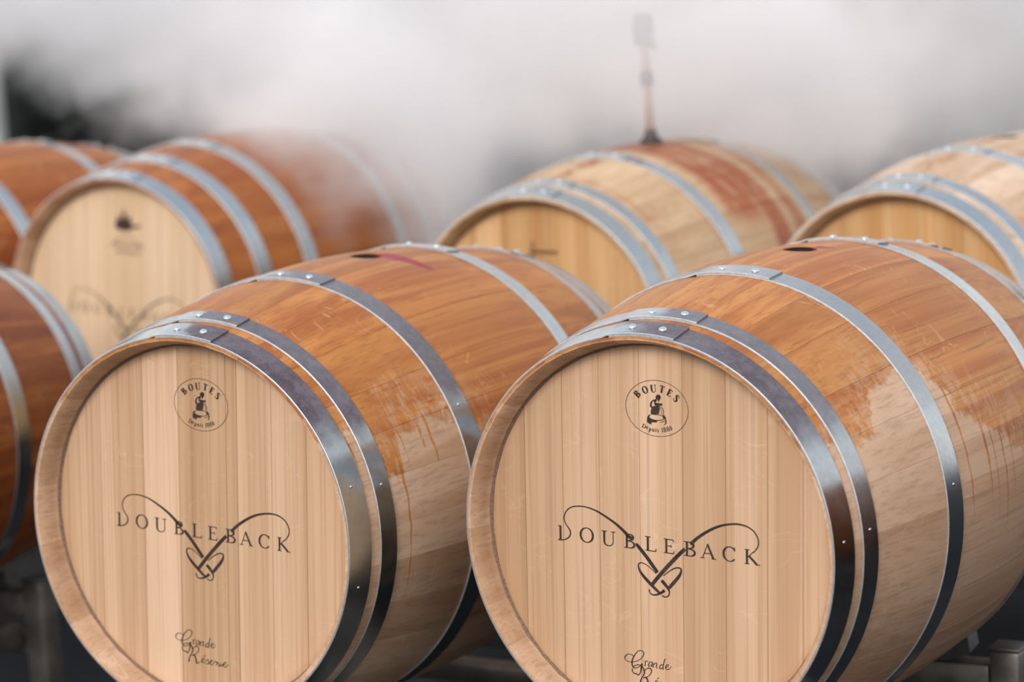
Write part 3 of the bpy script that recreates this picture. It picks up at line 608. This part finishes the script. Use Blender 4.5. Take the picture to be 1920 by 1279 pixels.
def mat_leaf():
    g = G('evergreen_leaves'); co = g.n('ShaderNodeTexCoord').outputs['Object']
    c = g.mix(g.step(g.noise(co, 6, 3), .35, .65), (.010, .014, .014), (.030, .036, .030))
    return g.out(g.n('ShaderNodeBsdfPrincipled', {'Base Color': c, 'Roughness': .6}).outputs[0])
m_leaf = mat_leaf(); m_bark = plain('bark', (.05, .035, .028), .9, 0, .3, 30, .5)
LF = [leaf_mesh(s_) for s_ in (1, 2, 3)]; CR = [core_mesh(s_) for s_ in (1, 2, 3)]
hc = Vector((2.1277, -3.5834, 0)) + Vector((-.5274, .8496, 0)) * 11.5; lat = Vector((.8496, .5274, 0))
for i in range(11):
    row = i % 2
    p = hc + lat * ((i - 5) * .80) + Vector((-.5274, .8496, 0)) * (1.6 * row)
    t = empty('evergreen_shrub', p, (0, 0, i * 1.3)); t.scale = (1, 1, 1.1 if row else 1)
    tag(t, 'near-black evergreen shrub %s in the %s row behind the steam' % (['leftmost', 'second from left', 'third from left', 'middle', 'third from right', 'second from right', 'rightmost'][i // 2 if i < 10 else 5], 'far' if row else 'near') if i > 0 else 'leftmost near-black shrub, showing dark beside the steam', 'shrub', 'evergreen shrubs behind the steam')
    link(LF[i % 3], 'foliage', t, mat=m_leaf)['kind'] = 'stuff'; link(CR[i % 3], 'crown', t, mat=m_leaf)
    b = bmesh.new(); tube(b, [(0, 0, 0), (.02, 0, .2), (0, .02, .5)], [.06, .045, .03], 8); link(finish(b, 'trunk', m_bark), 'trunk', t)

# pale post at the left edge
pp = Vector((-4.80, 4.0, 0))
t = empty('yard_post', pp); tag(t, 'pale grey square post at the left edge behind the barrels', 'post')
m_post = plain('pale_post_paint', (.50, .51, .49), .7)
b = bmesh.new(); box(b, (0, 0, .9), (.06, .06, 1.78), .006); link(finish(b, 'post_shaft', m_post), 'post_shaft', t)
b = bmesh.new(); box(b, (0, 0, .006), (.16, .16, .012), .003); link(finish(b, 'base_plate', m_post), 'base_plate', t)
b = bmesh.new(); box(b, (0, 0, 1.80), (.075, .075, .02), .004); link(finish(b, 'post_cap', m_post), 'post_cap', t)

# ---------------------------------------------------------------- steam
def steam():
    lo, hi = Vector((-4.9, .62, .25)), Vector((1.6, 4.6, 2.6))
    bm = bmesh.new(); box(bm, (lo + hi) / 2, hi - lo, 0)
    g = G('steam'); co = g.n('ShaderNodeTexCoord').outputs['Object']
    n1 = g.noise(co, 2.0, 2, .55); n2 = g.noise(co, 6.0, 2, .65)
    nn = g.math('ADD', g.math('MULTIPLY', g.math('SUBTRACT', n1, .5), 1.5), g.math('MULTIPLY', g.math('SUBTRACT', n2, .5), 1.1))
    tot = None
    for (c, r, d) in BLOBS:
        v = g.n('ShaderNodeVectorMath', {0: co, 1: c}, operation='SUBTRACT').outputs[0]
        v = g.n('ShaderNodeVectorMath', {0: v, 1: r}, operation='DIVIDE').outputs[0]
        q = g.n('ShaderNodeVectorMath', {0: v}, operation='LENGTH').outputs['Value']
        e = g.step(g.math('SUBTRACT', q, nn), 1.05, .45, 0.0, d)
        tot = e if tot is None else g.math('ADD', tot, e)
    # fade at the walls of the box
    sx = g.n('ShaderNodeSeparateXYZ', {0: co})
    for k in range(3):
        f = .12 if k == 1 else .25
        tot = g.math('MULTIPLY', tot, g.math('MULTIPLY', g.step(sx.outputs[k], lo[k], lo[k] + f), g.step(sx.outputs[k], hi[k], hi[k] - f)))
    p = g.n('ShaderNodeVolumePrincipled', {'Color': (1.0, .992, .996, 1), 'Density': tot, 'Anisotropy': 0.0})
    m = g.out(p.outputs[0], True)
    tag(link(finish(bm, 'steam_cloud', m, False), 'steam_cloud'), 'white steam billowing over and behind the back row of barrels', 'steam', kind='stuff')
BLOBS = [((-1.6, 3.0, 1.3), (1.15, .9, .75), 5.0), ((-3.25, 3.2, 1.40), (.85, .7, .42), 3.6), ((-.55, 3.1, 1.25), (.95, .8, .66), 4.5),
         ((-1.46, 1.68, .95), (.45, .50, .38), 4.8), ((-.46, 1.66, 1.12), (.40, .36, .22), 6.5), ((-1.9, 2.0, 1.18), (.5, .45, .26), 2.4), ((-.50, 1.12, 1.28), (.55, .26, .24), 3.3)]
steam()
